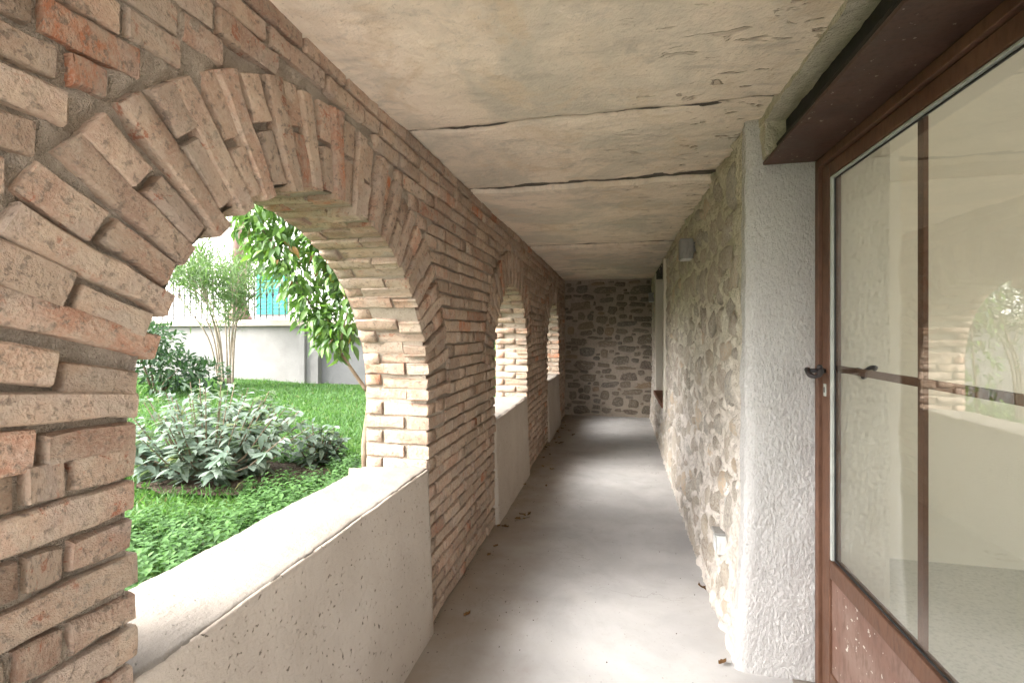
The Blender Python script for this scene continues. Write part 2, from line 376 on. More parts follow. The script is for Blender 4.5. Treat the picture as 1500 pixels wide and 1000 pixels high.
# corridor floor
nx, ny = 24, 120
v = [(-1.02 + (1.97) * i / (nx - 1), Y0 + (YB + .1 - Y0) * j / (ny - 1), .004 * N(i * .3, j * .25, 1)) for i in range(nx) for j in range(ny)]
struct(obj('corridor_floor', v, [f[::-1] for f in grid_faces(nx, ny)][::1], M_floor, None, True))

# ------------------------------------------------------------------ bricks
def brick_mesh(L, H, D, seed, ny=4, nz=1, wear=1.0):
    rd = random.Random(seed); V = []; idx = {}
    ey, ez = .0045, .004
    ys = [-L / 2, -L / 2 + ey] + [-L / 2 + ey + (L - 2 * ey) * (i + rd.uniform(-.25, .25)) / ny for i in range(1, ny)] + [L / 2 - ey, L / 2]
    zs = [-H / 2, -H / 2 + ez, rd.uniform(-.1, .1) * H, H / 2 - ez, H / 2]
    ny, nz = len(ys) - 1, len(zs) - 1
    bow = rd.uniform(-.003, .003); tx = rd.uniform(-.05, .05); ty = rd.uniform(-.02, .02)
    cch = [(rd.choice((0, ny)), rd.choice((0, nz)), rd.uniform(.003, .012)) for _ in range(2)] + [(rd.randint(1, ny - 1), rd.choice((0, nz)), rd.uniform(.003, .010))]
    top = [rd.uniform(-.003, .0035) * wear for _ in ys]; bot = [rd.uniform(-.003, .0035) * wear for _ in ys]
    tap = .155 if L > .26 else 0
    for i, y in enumerate(ys):
        for j, z in enumerate(zs):
            z = z * (1 + tap * y / (L / 2))
            yb = i in (0, ny); zb = j in (0, nz)
            x = rd.uniform(-.0012, .0012) * wear + tx * z + ty * y; yy = y; zz = z + (top[i] if j > 2 else bot[i] if j < 2 else 0)
            if yb or zb: x -= rd.uniform(.002, .0045) * wear
            if yb: yy -= math.copysign(rd.uniform(0, .006) * wear, y)
            if yb and zb: x -= .003; zz *= .96
            for ci, cj, a in cch:
                if (ci, cj) == (i, j): x -= a; zz *= .93
                elif abs(ci - i) + abs(cj - j) == 1: x -= a * .35
            zz += bow * math.sin(i / ny * math.pi)
            idx[i, j] = len(V); V.append((x, yy, zz))
    Fc = [(idx[i, j], idx[i + 1, j], idx[i + 1, j + 1], idx[i, j + 1]) for i in range(ny) for j in range(nz)]
    loop = [(i, 0) for i in range(ny)] + [(ny, j) for j in range(nz)] + [(i, nz) for i in range(ny, 0, -1)] + [(0, j) for j in range(nz, 0, -1)]
    back = {}
    for q in loop:
        x, y, z = V[idx[q]]; back[q] = len(V)
        V.append((-D, y + math.copysign(.002, y) * (q[0] in (0, ny)), z + math.copysign(.0015, z) * (q[1] in (0, nz))))
    for a, b in zip(loop, loop[1:] + loop[:1]): Fc.append((idx[b], idx[a], back[a], back[b]))
    me = mesh_data('brick', V, Fc, True); me.set_sharp_from_angle(angle=R(38))
    return me
LF, HB, DB = .232, .055, .115
FULL = [brick_mesh(LF, HB, DB, 100 + i) for i in range(14)]
HALF = [brick_mesh(.112, HB, DB, 200 + i, 2, 1) for i in range(9)]
LONG = [brick_mesh(.272, .05, DB, 300 + i, 5, 1, 1.4) for i in range(12)]
def pick(L): return (random.choice(FULL), LF) if L > .165 else (random.choice(HALF), .112)
def mtx(o, ex, ey, ez): return Matrix(((ex[0], ey[0], ez[0], o[0]), (ex[1], ey[1], ez[1], o[1]), (ex[2], ey[2], ez[2], o[2]), (0, 0, 0, 1)))
bricks = []
def face_brick(y0, y1, z0, z1, depth=DB, proud=0.0):
    L = y1 - y0; me, l0 = pick(L); t = U(-.012, .012)
    ex = Vector((depth / DB, 0, 0)); ey = Vector((U(-.012, .012), math.cos(t), math.sin(t))) * (L / l0); ez = Vector((0, -math.sin(t), math.cos(t))) * ((z1 - z0) / HB)
    if random.random() < .5: ey = -ey; ez = -ez
    bricks.append((me, mtx((XL + proud + U(-.004, .005), (y0 + y1) / 2, (z0 + z1) / 2), ex, ey, ez), L))
COURSE = .0712; JT = .0115
for k in range(34):
    z0 = k * COURSE + JT * .5 + U(-.002, .002); z1 = z0 + COURSE - JT + U(-.003, .003); zm = (z0 + z1) / 2
    if z1 > ZC + .03: break
    spans = []; cur = Y0; ck = 'end'
    for c, r, s, kk in ARCHES:
        hl, kl = half_width(z0, zm, c, r, s, kk, -1); hr, kr = half_width(z0, zm, c, r, s, kk, 1)
        if hl > 0 or hr > 0:
            spans.append((cur, c - hl, ck, kl)); cur = c + hr; ck = kr
    spans.append((cur, YB, ck, 'end'))
    for si, (a, b, k0, k1) in enumerate(spans):
        if b - a < .05: continue
        lj = k0 == 'jamb'; rj = k1 == 'jamb'
        y = a; e = b
        even = k % 2 == 0
        if lj:   # quoin of a far jamb (its reveal faces -Y)
            L = LF if even else .112; D = .115 if even else .238; off = U(-.008, .006)
            face_brick(a + off, a + L, z0, z1, D, U(-.002, .004)); y = a + L + JT
            xb = XL - D - .012; wdt = xb - XO
            me, l0 = (random.choice(FULL), LF) if wdt > .16 else (random.choice(HALF), .112)
            bricks.append((me, mtx(((xb + XO) / 2, a + U(-.008, .006), zm), (0, -1, 0), (wdt / l0, 0, 0), (0, 0, (z1 - z0) / HB)), wdt))
        if rj:
            L = LF if even else .112; D = .115 if even else .238; off = U(-.006, .008)
            face_brick(b - L, b + off, z0, z1, D, U(-.002, .004)); e = b - L - JT
            xb = XL - D - .012; wdt = xb - XO
            me, l0 = (random.choice(FULL), LF) if wdt > .16 else (random.choice(HALF), .112)
            bricks.append((me, mtx(((xb + XO) / 2, b + U(-.006, .008), zm), (0, 1, 0), (-wdt / l0, 0, 0), (0, 0, (z1 - z0) / HB)), wdt))
        first = True
        while y < e - .035:
            L = LF * U(.9, 1.1)
            if random.random() < .14: L = .112
            if first and not lj: L *= (U(.35, 1))
            first = False
            y1 = min(y + L, e)
            if e - y1 < .06: y1 = e
            if y1 - y > .3: y1 = y + .15
            if y1 - y > .03 and z1 - z0 > .02: face_brick(y, y1, z0, z1)
            y = y1 + JT * U(.7, 1.4)
def ring_matrix(c, s, a, rc, x, L, H, l0, h0, D, rev, k):
    rad = Vector((0, math.cos(a), math.sin(a))); tan = Vector((0, -math.sin(a), math.cos(a)))
    o = Vector((x, c, s)) + rad * rc; o.z += k * (c - o.y)
    if rev: rad = -rad; tan = -tan
    return mtx(o, Vector((D / DB, 0, 0)), rad * (L / l0), tan * (H / h0))
for ai, (c, r, s, lean) in enumerate(ARCHES):
    n = round(math.pi * r / .0585)
    for i in range(n):
        a = (i + .5) / n * math.pi + U(-.008, .008); H = .0535 * U(.96, 1.06)
        jr = U(-.016, .012) + (.013 if i % 2 else -.010); even = i % 2 == 0
        D = .115 if even else .238; px = XL + U(-.005, .006) + (.005 if even else -.003)
        H *= U(.98, 1.06)
        if even:
            L = RING - jr + U(-.008, .006); me = random.choice(LONG)
            bricks.append((me, ring_matrix(c, s, a + U(-.012, .012), r + jr + L / 2, px, L, H, .272, .05, D, False, lean), L))
        else:
            L1 = RING * U(.42, .56); me = random.choice(HALF)
            bricks.append((me, ring_matrix(c, s, a + U(-.015, .015), r + jr + L1 / 2, px, L1, H, .112, HB, D, random.random() < .5, lean), L1))
            L2 = RING - jr - L1 - .009 + U(-.01, .006); me = random.choice(HALF)
            bricks.append((me, ring_matrix(c, s, a + U(-.015, .015), r + jr + L1 + .009 + L2 / 2, px + U(-.008, .008), L2, H * 1.2, .112, HB, .115, random.random() < .5, lean), L2))
        # second brick that fills the thickness of the soffit
        xb = px - D - .010; wdt = xb - XO; rad = Vector((0, math.cos(a), math.sin(a))); tan = Vector((0, -math.sin(a), math.cos(a)))
        me, l0 = (random.choice(FULL), LF) if wdt > .16 else (random.choice(HALF), .112)
        o = Vector(((xb + XO) / 2, c, s)) + rad * (r + U(-.010, .008)); o.z += lean * (c - o.y)
        bricks.append((me, mtx(o, -rad, Vector((wdt / l0, 0, 0)), tan * (-H / HB)), wdt))

aw = thing('arcade_wall', 'weathered tan brick wall pierced by round arches, open to the garden', 'wall', (XO, Y0, 0))
# mortar bed of the arcade wall
def mortar_face(ylist, zlist, xf, flip):
    nv = len(zlist); V = []; ins = []
    for y in ylist:
        for z in zlist:
            o = in_open(y, z, .010)
            yy, zz = y, z
            if o:
                c, r, s, kk = o; z = z - kk * (c - y)
                if z < s: yy = c + math.copysign(r, y - c)
                else:
                    d = math.hypot(y - c, z - s) or 1e-6; yy = c + (y - c) / d * r; zz = s + (z - s) / d * r + kk * (c - yy)
            ins.append(bool(o)); V.append((xf(yy, zz), yy, zz))
    Fc = [q for q in grid_faces(len(ylist), nv) if not all(ins[i] for i in q)]
    if flip: Fc = [q[::-1] for q in Fc]
    return V, Fc
def inner_x(y, z):
    rec = .027 if in_ring(y, z) else .020
    m = FN(y * 3.1, z * 3.1, 5.0, 3)
    sm = max(0, min(1, (m - .36) / .3)) * .012
    return XL - rec + .009 * FN(y * 11, z * 11, 1.3, 3) + .005 * N(y * 45, z * 45, 2.0) + sm
def frange(a, b, st): n = max(1, round((b - a) / st)); return [a + (b - a) * i / n for i in range(n + 1)]
mb = MB()
yl = frange(Y0, .2, .05)[:-1] + frange(.2, 3.7, .013)[:-1] + frange(3.7, YB + .05, .028); zl = frange(0, ZC + .06, .014)
V, Fc = mortar_face(yl, zl, inner_x, False); mb.add(V, Fc)
V, Fc = mortar_face(frange(Y0, YB + .3, .06), frange(0, ZC + .06, .06), lambda y, z: XO - .004, True); mb.add(V, Fc)
for c, r, s, kk in ARCHES:
    rr = r + .010
    path = \
        [(c + rr, s * i / 20) for i in range(21)] + [(c + rr * math.cos(math.pi * i / 64), s + rr * math.sin(math.pi * i / 64)) for i in range(1, 65)] + [(c - rr, s * (1 - i / 20)) for i in range(1, 21)]
    xl = [XL - .012 - (XL - .012 - XO + .004) * j / 10 for j in range(11)]
    V = []
    for (y, z) in path:
        for x in xl:
            k = .005 * FN(x * 14, y * 14, z * 14, 3); d = Vector((0, y - c, max(0, z - s))).normalized() if z >= s else Vector((0, math.copysign(1, y - c), 0))
            V.append((x, y - d.y * k, z - d.z * k + kk * (c - y) * min(1, max(0, (z - .85) * 3))))
    mb.add(V, grid_faces(len(path), len(xl)))
mb.v = [(x - XO, y - Y0, z) for x, y, z in mb.v]
mb.build('mortar', M_mortar, aw, True)
pieces('brick', 'brickwork', bricks, aw, M_brick, M_brick_i, 300)
# end cap at the open end and the parapets in the arches
for c, r, s, kk in ARCHES:
    ya, yb = c - r - .012, c + r + .012
    prof = [(XL + .036, -.01), (XL + .032, .05), (XL + .026, .2), (XL + .018, .4), (XL + .010, .6), (XL + .006, .72), (XL + .003, SILL - .02), (XL + .001, SILL - .006), (XL - .006, SILL - .001), (XL - .03, SILL - .010), (XO - .02, SILL - .03), (XO - .025, .2)]
    pp = []
    for (a, b) in zip(prof, prof[1:]):
        m = max(1, round(math.hypot(b[0] - a[0], b[1] - a[1]) / .025)); pp += [(a[0] + (b[0] - a[0]) * i / m, a[1] + (b[1] - a[1]) * i / m) for i in range(m)]
    pp.append(prof[-1]); yl = frange(ya, yb, .025)
    yl = [ya - .004] + yl + [yb + .004]
    V = [(x - XO + .006 * FN(y * 4, z * 4, 2.2 + x, 3) - (.09 if j in (0, len(yl) - 1) else .006 if j in (1, len(yl) - 2) else 0), y - Y0, z) for j, y in enumerate(yl) for x, z in pp]
    par = obj('parapet', V, grid_faces(len(yl), len(pp)), M_parapet, aw, True)
    e = XL - .004
    prof = [(e - .012, SILL - .016), (e - .003, SILL - .006), (e - .002, SILL - .002), (e - .006, SILL + .002), (e - .014, SILL + .004), (XL - .10, SILL + .001), (XL - .2, SILL - .004), (XO, SILL - .012), (XO - .025, SILL - .016), (XO - .036, SILL - .028), (XO - .036, SILL - .06), (XL - .05, SILL - .05)]
    pp = []
    for (a, b) in zip(prof, prof[1:]):
        m = max(1, round(math.hypot(b[0] - a[0], b[1] - a[1]) / .02)); pp += [(a[0] + (b[0] - a[0]) * i / m, a[1] + (b[1] - a[1]) * i / m) for i in range(m)]
    pp.append(prof[-1]); yl = frange(ya - .02, yb + .004, .014)
    V = [(x - XO + .0045 * FN(y * 9, 3.1, z * 5, 3) + .004 * FN(y * 55, z * 55, x * 30, 2), y - Y0, z + .004 * FN(x * 12, y * 12, 7, 3) + .006 * FN(x * 2, y * 3, 2, 2)) for y in yl for x, z in pp]
    obj('sill', V, grid_faces(len(yl), len(pp)), M_sill, par, True)

# ------------------------------------------------------------------ ceiling of plastered slabs
ceil = struct(bpy.data.objects.new('ceiling', None)); C.objects.link(ceil); ceil.location = (0, 0, ZC)
J = [Y0 - .05, 1.0, 2.05, 3.0, 4.08, 5.15, 6.2, 7.3, YB + .25]
for i in range(len(J) - 1):
    a, b = J[i], J[i + 1]; st_ = .016 if i < 4 else .03; xs2 = frange(-1.06, .74, st_); m = max(8, round((b - a) / st_)); base = (0, -.012, .010, -.016, .004, -.010, .006, 0, 0)[i]; tilt = .006
    V = []
    for x in xs2:
        gw = .026 + .020 * FN(x * 4, a, 6, 3) + (.008 if i in (2, 4) else 0); ea = a + gw + .030 * FN(x * 2.2, a, 1, 3) + .004 * N(x * 30, a, 2); eb = b - .012 + .030 * FN(x * 2.2, b, 1, 3) - .004 * N(x * 30, b, 9)
        row = [(ea + .004, .08), (ea, .02)]
        for j in range(m + 1):
            t = j / m; y = ea + (eb - ea) * t
            z = base - tilt * (1 - t) ** 3 - .010 * math.sin(math.pi * t) + .012 * FN(x * 1.6, y * 1.6, 4 + i, 4) + .004 * FN(x * 8, y * 11, 4, 4) + .010 * max(0, FN(x * 7, y * 16, 9, 3) - .35) * max(0, min(1, x + .6)) + .0018 * FN(x * 45, y * 45, 2, 2)
            if t < .03 or t > .97: z += .004
            row.append((y, z))
        row += [(eb, .02), (eb - .004, .08)]
        V += [(x, y, z) for y, z in row]
    obj('ceiling_slab', V, grid_faces(len(xs2), m + 5), M_ceil, ceil, True)
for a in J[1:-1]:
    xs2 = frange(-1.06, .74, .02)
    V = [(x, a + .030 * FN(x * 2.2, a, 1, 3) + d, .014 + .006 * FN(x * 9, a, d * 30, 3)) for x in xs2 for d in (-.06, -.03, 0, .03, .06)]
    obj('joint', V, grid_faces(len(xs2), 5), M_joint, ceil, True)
struct(MB().box(-1.42, 1.2, Y0 - .1, 9.2, ZC + .085, ZC + .25).box(1.2, 5.4, -1.4, 9.2, ZC + .085, ZC + .25).build('roof_deck', M_ceil))

# ------------------------------------------------------------------ rubble walls
def stone_mesh(seed):
    rd = random.Random(seed); n = 11; V = []; pr = [rd.uniform(.78, 1.08) for _ in range(n)]; sq = rd.uniform(.55, 1.0)
    for ring, (k, h) in enumerate(((1.04, -.35), (1.0, .0), (.82, .55), (.42, .95))):
        for i in range(n):
            t = i / n * 2 * math.pi; cx, sx = math.cos(t), math.sin(t)
            p = (abs(cx) ** (2 / (2 + 2 * sq)) * math.copysign(1, cx), abs(sx) ** (2 / (2 + 2 * sq)) * math.copysign(1, sx))
            V.append((h + rd.uniform(-.1, .1) * (ring > 0), p[0] * .5 * k * pr[i], p[1] * .5 * k * pr[i]))
    V.append((1.0, 0, 0)); Fc = [(q * n + i, q * n + (i + 1) % n, (q + 1) * n + (i + 1) % n, (q + 1) * n + i) for q in range(3) for i in range(n)] + [(3 * n + i, 3 * n + (i + 1) % n, 4 * n) for i in range(n)]
    return mesh_data('stone', V, Fc, True)
def scatter(u0, u1, v0, v1, tries, wr, hr, gap, skip=None):
    out = []; res = .012; nu, nv = int((u1 - u0) / res) + 1, int((v1 - v0) / res) + 1; occ = np.zeros((nu, nv), bool)
    for t in range(tries):
        k = 1.15 - .75 * t / tries
        wd, ht = U(*wr) * k, U(*hr) * max(.55, k)
        u, v_ = U(u0 + wd * .45, u1 - wd * .45), U(v0 + ht * .4, v1 - ht * .45)
        if skip and skip(u, v_, wd, ht): continue
        a0, a1, b0, b1 = [int(q / res) for q in (u - wd / 2 - gap - u0, u + wd / 2 + gap - u0, v_ - ht / 2 - gap - v0, v_ + ht / 2 + gap - v0)]
        a0, b0 = max(0, a0), max(0, b0)
        sub = occ[a0:a1 + 1, b0:b1 + 1]
        uu = (np.arange(sub.shape[0]) + a0) * res + u0 - u; vv = (np.arange(sub.shape[1]) + b0) * res + v0 - v_
        el = ((np.abs(uu[:, None]) / (wd / 2 + gap)) ** 2.6 + (np.abs(vv[None, :]) / (ht / 2 + gap)) ** 2.6) < 1
        if (sub & el).any(): continue
        sub |= el; out.append((u, v_, wd, ht))
    return out
# end wall
ew = thing('end_wall', 'dark rubble stone wall closing the far end of the passage', 'wall', (0, YB, 0))
xs2 = frange(-1.0, .9, .022); zs2 = frange(-.01, ZC + .06, .022)
V = [(x, .012 * FN(x * 7, z * 7, 9, 4) + .004 * N(x * 40, z * 40, 1), z) for x in xs2 for z in zs2]
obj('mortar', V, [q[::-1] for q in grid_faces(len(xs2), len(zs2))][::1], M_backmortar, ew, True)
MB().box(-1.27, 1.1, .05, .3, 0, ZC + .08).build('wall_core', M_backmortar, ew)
SB = [stone_mesh(500 + i) for i in range(12)]
it = []
for u, z, wd, ht in scatter(-.93, .62, .03, ZC - .03, 14000, (.12, .42), (.07, .17), .003):
    t = U(-.12, .12); dp = U(.012, .03)
    it.append((random.choice(SB), mtx((u, YB + U(.0, .006), z), (0, -dp, 0), Vector((math.cos(t), 0, math.sin(t))) * wd, Vector((-math.sin(t), 0, math.cos(t))) * ht), wd))
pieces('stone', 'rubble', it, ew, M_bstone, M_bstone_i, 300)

# rubble wall with the far window
WY0, WY1, WZ0, WZ1 = 6.02, 7.35, .62, 2.26
rw = thing('rubble_wall', 'pale limewashed rubble stone wall with a roughcast door reveal', 'wall', (XR, 2.27, 0))
def rx(y, z): return XR - .045 * max(0, 1 - z / .9) ** 1.5 + .03 * (max(0, (y - 5.0)) / 3.6)
ys2 = frange(2.325, 4.3, .012)[:-1] + frange(4.3, YB + .03, .021); zs2 = frange(-.01, ZC + .06, .014); V = []; ins = []
for y in ys2:
    for z in zs2:
        r_ = 1 - abs(FN(y * 6.5, z * 6.5, 3, 4)) * 1.4; fade = max(.1, min(1, .25 + (y - 2.36) / .2))
        x = rx(y, z) + fade * (.012 - .024 * r_ + .018 * FN(y * 13, z * 13, 8, 4) + .008 * FN(y * 42, z * 42, 1, 2))
        ins.append(WY0 - .03 < y < WY1 + .03 and WZ0 - .03 < z < WZ1 + .03); V.append((x - XR, y - 2.27, z))
Fc = [q for q in grid_faces(len(ys2), len(zs2)) if not all(ins[i] for i in q)]
obj('mortar', V, Fc, M_wallmortar, rw, True)
SR = [stone_mesh(600 + i) for i in range(12)]
it = []
sk = lambda u, v_, a, b: WY0 - .17 - a / 2 < u < WY1 + .1 + a / 2 and v_ > WZ0 - .14 - b / 2
for y, z, wd, ht in scatter(2.44, YB - .05, .04, ZC - .05, 16000, (.09, .30), (.08, .24), .006, sk):
    t = U(-.5, .5); dp = U(.014, .028)
    it.append((random.choice(SR), mtx((rx(y, z) + U(-.010, .006), y, z), (-dp, 0, 0), Vector((0, math.cos(t), math.sin(t))) * -wd, Vector((0, -math.sin(t), math.cos(t))) * ht), wd))
pieces('stone', 'rubble', it, rw, M_stone, M_stone_i, 300)
# roughcast reveal turning the corner to the door, running on behind the glass
path = [(XR - .012, 2.45 - .15 * i / 40, 0) for i in range(41)]
path += [(XR - .012 + .045 * (1 - math.cos(R(90) * i / 8)), 2.30 - .03 * math.sin(R(90) * i / 8), 0) for i in range(1, 9)]
x_ = path[-1][0]; path += [(x_ + (1.10 - x_) * i / 80, 2.27, 0) for i in range(1, 81)]
zs2 = frange(-.01, 2.60, .0075); V = []
for i, (x, y, _) in enumerate(path):
    for z in zs2:
        corner = max(0, 1 - abs(i - 45) / 9.0)
        fr = 1 if i > 48 else max(0, (i - 6) / 42.)
        h = .0045 * FN(x * 110 + y * 100, z * 60, 1, 3) * (1 - .75 * corner) * fr + .006 * FN(x * 6 + y * 6, z * 4, 5, 2)
        edge = .012 * FN(2, z * 6, 8, 3) * corner
        taper = .05 * max(0, 1 - i / 22.) + .010 * FN(4, z * 8, y * 20, 3) * (1 - i / 41.)   # feathered into the rubble wall
        if i <= 40: V.append((x - XR - h + taper + .004 - .045 * max(0, 1 - z / .9) ** 1.5 + edge, y - 2.27, z))
        else: V.append((x - XR + edge - .045 * max(0, 1 - z / .9) ** 1.5 * max(0, 1 - (i - 40) / 30.), y - 2.27 - h, z))
nz_ = len(zs2); cut = next(i for i, p in enumerate(path) if p[0] > .875)
obj('door_reveal', V[:(cut + 1) * nz_], grid_faces(cut + 1, nz_), M_rough, rw, True)
obj('inner_reveal', V[cut * nz_:], grid_faces(len(path) - cut, nz_), M_cream, rw, True)
# near pier on the other side of the door, plaster over the lintel
def rough_box(x0, x1, y0, y1, z0, z1, amp, parent, mat, name, off):
    bm = bmesh.new(); bmesh.ops.create_cube(bm, size=1)
    for q in bm.verts: q.co = ((x0 + x1) / 2 + q.co.x * (x1 - x0), (y0 + y1) / 2 + q.co.y * (y1 - y0), (z0 + z1) / 2 + q.co.z * (z1 - z0))
    for _ in range(8):
        long = [e for e in bm.edges if e.calc_length() > .03]
        if not long: break
        bmesh.ops.subdivide_edges(bm, edges=long, cuts=1, use_grid_fill=True)
    for q in bm.verts: q.co += Vector((FN(q.co.x * 16, q.co.y * 16, q.co.z * 16), FN(q.co.x * 16 + 5, q.co.y * 16, q.co.z * 16), FN(q.co.x * 16, q.co.y * 16 + 7, q.co.z * 16))) * amp - Vector(off)
    me = bpy.data.meshes.new(name); bm.to_mesh(me); bm.free(); me.polygons.foreach_set('use_smooth', [True] * len(me.polygons))
    me.set_sharp_from_angle(angle=R(50))
    return link(name, me, mat, parent)
off = (XR, 2.27, 0)
rough_box(XR, 1.10, Y0, .79, -.01, ZC + .08, .004, rw, M_rough, 'near_pier', off)
rough_box(XR + .045, 1.10, .60, 2.30, 2.385, ZC + .08, .008, rw, M_wallmortar, 'lintel_plaster', off)
rough_box(XR + .05, .70, 2.205, 2.285, 2.240, 2.40, .012, rw, M_wallmortar, 'lintel_plaster', off)
core = MB()
for q in ((2.30, WY0 - .1, 0, ZC + .08), (WY1 + .1, YB + .2, 0, ZC + .08), (WY0 - .1, WY1 + .1, 0, WZ0 - .05), (WY0 - .1, WY1 + .1, WZ1 + .1, ZC + .08)): core.box(XR + .07, 1.098, *q)
core.box(XR + .34, 1.098, WY0 - .1, WY1 + .1, WZ0 - .05, WZ1 + .1)
core.v = [(x - XR, y - 2.27, z) for x, y, z in core.v]; core.build('wall_core', M_wallmortar, rw)
# window surround of the far opening
mb = MB(); o3 = lambda b: [setattr(b, 'v', [(x - XR, y - 2.27, z) for x, y, z in b.v]), b][1]
o3(MB().box(XR - .015, XR + .40, WY1, WY1 + .10, WZ0, WZ1 + .1, .006)).build('window_reveal', M_cream, rw)
o3(MB().box(XR - .03, XR + .40, WY0 - .13, WY0, WZ0 - .08, WZ1 + .1, .008)).build('window_reveal', M_cream, rw)
o3(MB().box(XR - .005, XR + .40, WY0 - .1, WY1 + .1, WZ1 + .005, WZ1 + .12, .006)).build('window_lintel', M_black, rw)
o3(MB().box(XR - .045, XR + .40, WY0 + .004, WY1 - .004, WZ0 - .05, WZ0 + .012, .008)).build('window_sill', M_terra, rw)
wn = o3(MB().box(XR + .25, XR + .30, WY0, WY0 + .07, WZ0, WZ1).box(XR + .25, XR + .30, WY1 - .07, WY1, WZ0, WZ1).box(XR + .25, XR + .30, WY0 + .07, WY1 - .07, WZ0, WZ0 + .07).box(XR + .25, XR + .30, WY0 + .07, WY1 - .07, WZ1 - .07, WZ1)).build('window_frame', M_terra, rw)
o3(MB().box(XR + .27, XR + .276, WY0 + .07, WY1 - .07, WZ0 + .07, WZ1 - .07)).build('pane', M_dark, wn)

# ------------------------------------------------------------------ steel lintel and glazed door
bt = thing('steel_lintel', 'oxide brown steel beam with black web above the glazed door', 'beam', (.70, .9, 2.22))
ob = lambda b, o: [setattr(b, 'v', [(x - o[0], y - o[1], z - o[2]) for x, y, z in b.v]), b][1]
O = (.70, .9, 2.22)
ob(MB().box(.615, .845, .76, 2.262, 2.219, 2.233, .003), O).build('bottom_flange', M_beam, bt)
ob(MB().box(.69, .72, .76, 2.255, 2.233, 2.395), O).build('web', M_black, bt)
ob(MB().tube([(.662, .76, 2.285), (.662, 2.20, 2.285)], .012, 8).box(.668, .69, .76, 2.2, 2.233, 2.30, .004), O).build('bead', M_black, bt)

DX = .83; Y1D, Y0D = 2.262, .80
dr = thing('glazed_door', 'brown steel framed glass door with a solid lower panel and thin glazing bars', 'door', (DX, Y1D, 0))
O = (DX, Y1D, 0)
def dpart(mbb, name, mat, parent=None, smooth=False): return ob(mbb, O).build(name, mat, parent or dr, smooth)
GZ0, GZ1, GY1, GY0 = .585, 2.118, 2.150, .96
fr = dpart(MB().box(DX - .012, DX + .05, Y1D - .035, Y1D, .0, 2.217, .003).box(DX - .012, DX + .05, Y0D, Y0D + .05, .0, 2.217, .003).box(DX - .012, DX + .05, Y0D + .05, Y1D - .035, 2.182, 2.217, .003), 'door_frame', M_door)
dpart(MB().box(DX, DX + .045, GY1 + .002, Y1D - .040, .015, 2.177, .004), 'stile', M_door)
dpart(MB().box(DX, DX + .045, Y0D + .055, GY0, .015, 2.177, .004), 'stile', M_door)
dpart(MB().box(DX + .001, DX + .045, GY0, GY1, GZ1 + .004, 2.177, .004), 'top_rail', M_door)
dpart(MB().box(DX + .001, DX + .045, GY0, GY1, GZ0 - .075, GZ0 - .004, .004), 'mid_rail', M_door)
dpart(MB().box(DX + .001, DX + .045, GY0, GY1, .015, .13, .004), 'bottom_rail', M_door)
dpart(MB().box(DX + .010, DX + .03, GY0 - .004, GY1 + .004, .128, GZ0 - .073, .002), 'lower_panel', M_panel)
bw = .014
bd = dpart(MB().box(DX + .002, DX + .0175, GY1 - bw, GY1 + .001, GZ0, GZ1, .002).box(DX + .002, DX + .0175, GY0, GY1 - bw, GZ1 - .008, GZ1, .002), 'glazing_bead', M_bead)
dpart(MB().box(DX + .012, DX + .0175, GY1 - bw - .004, GY1 - bw, GZ0, GZ1 - .008).box(DX + .012, DX + .0175, GY0, GY1 - bw - .004, GZ1 - .013, GZ1 - .009).box(DX + .012, DX + .0175, GY0, GY1 - bw - .004, GZ0, GZ0 + .005), 'gasket', M_gasket)
gl = dpart(MB().box(DX + .018, DX + .022, GY0 - .003, GY1 - .004, GZ0 - .003, GZ1 - .001), 'glass', M_glass)
dpart(MB().box(DX + .026, DX + .040, 1.594, 1.622, GZ0, GZ1, .002), 'glazing_bar', M_door)
dpart(MB().box(DX + .026, DX + .039, GY0, 1.594, 1.337, 1.363, .002), 'glazing_bar', M_door)
dpart(MB().box(DX + .026, DX + .039, 1.622, GY1, 1.337, 1.363, .002), 'glazing_bar', M_door)
def handle(sx, x0, name):
    yb, zb = 2.186, 1.338
    h = MB().tube([(x0, yb, zb), (x0 + sx * .065, yb, zb)], .009, 10)
    pts = []
    for i in range(26):
        t = i / 25; a = t * 2.2 * math.pi
        pts.append((x0 + sx * (.065 + .013 * math.sin(a)), yb - .135 * t - .0, zb + .027 * math.cos(a) * (.25 + .8 * t) - .002))
    pts = [(x0 + sx * .062, yb + .004, zb)] + pts
    h.tube(pts, [.009 + .0015 * math.sin(i * .8) for i in range(len(pts))], 8)
    return dpart(h, name, M_iron, None, True)
handle(-1, DX - .001, 'door_handle'); handle(1, DX + .046, 'door_handle')
kp = dpart(MB().box(DX - .004, DX, 2.176, 2.198, 1.235, 1.285, .0015), 'keyhole_plate', M_bead)
ob(MB().box(DX - .0055, DX - .004, 2.184, 2.190, 1.25, 1.272), O).build('keyhole', M_black, kp)
dpart(MB().box(DX - .10, DX + .30, Y0D, Y1D, -.03, .012, .004), 'threshold', M_sill)

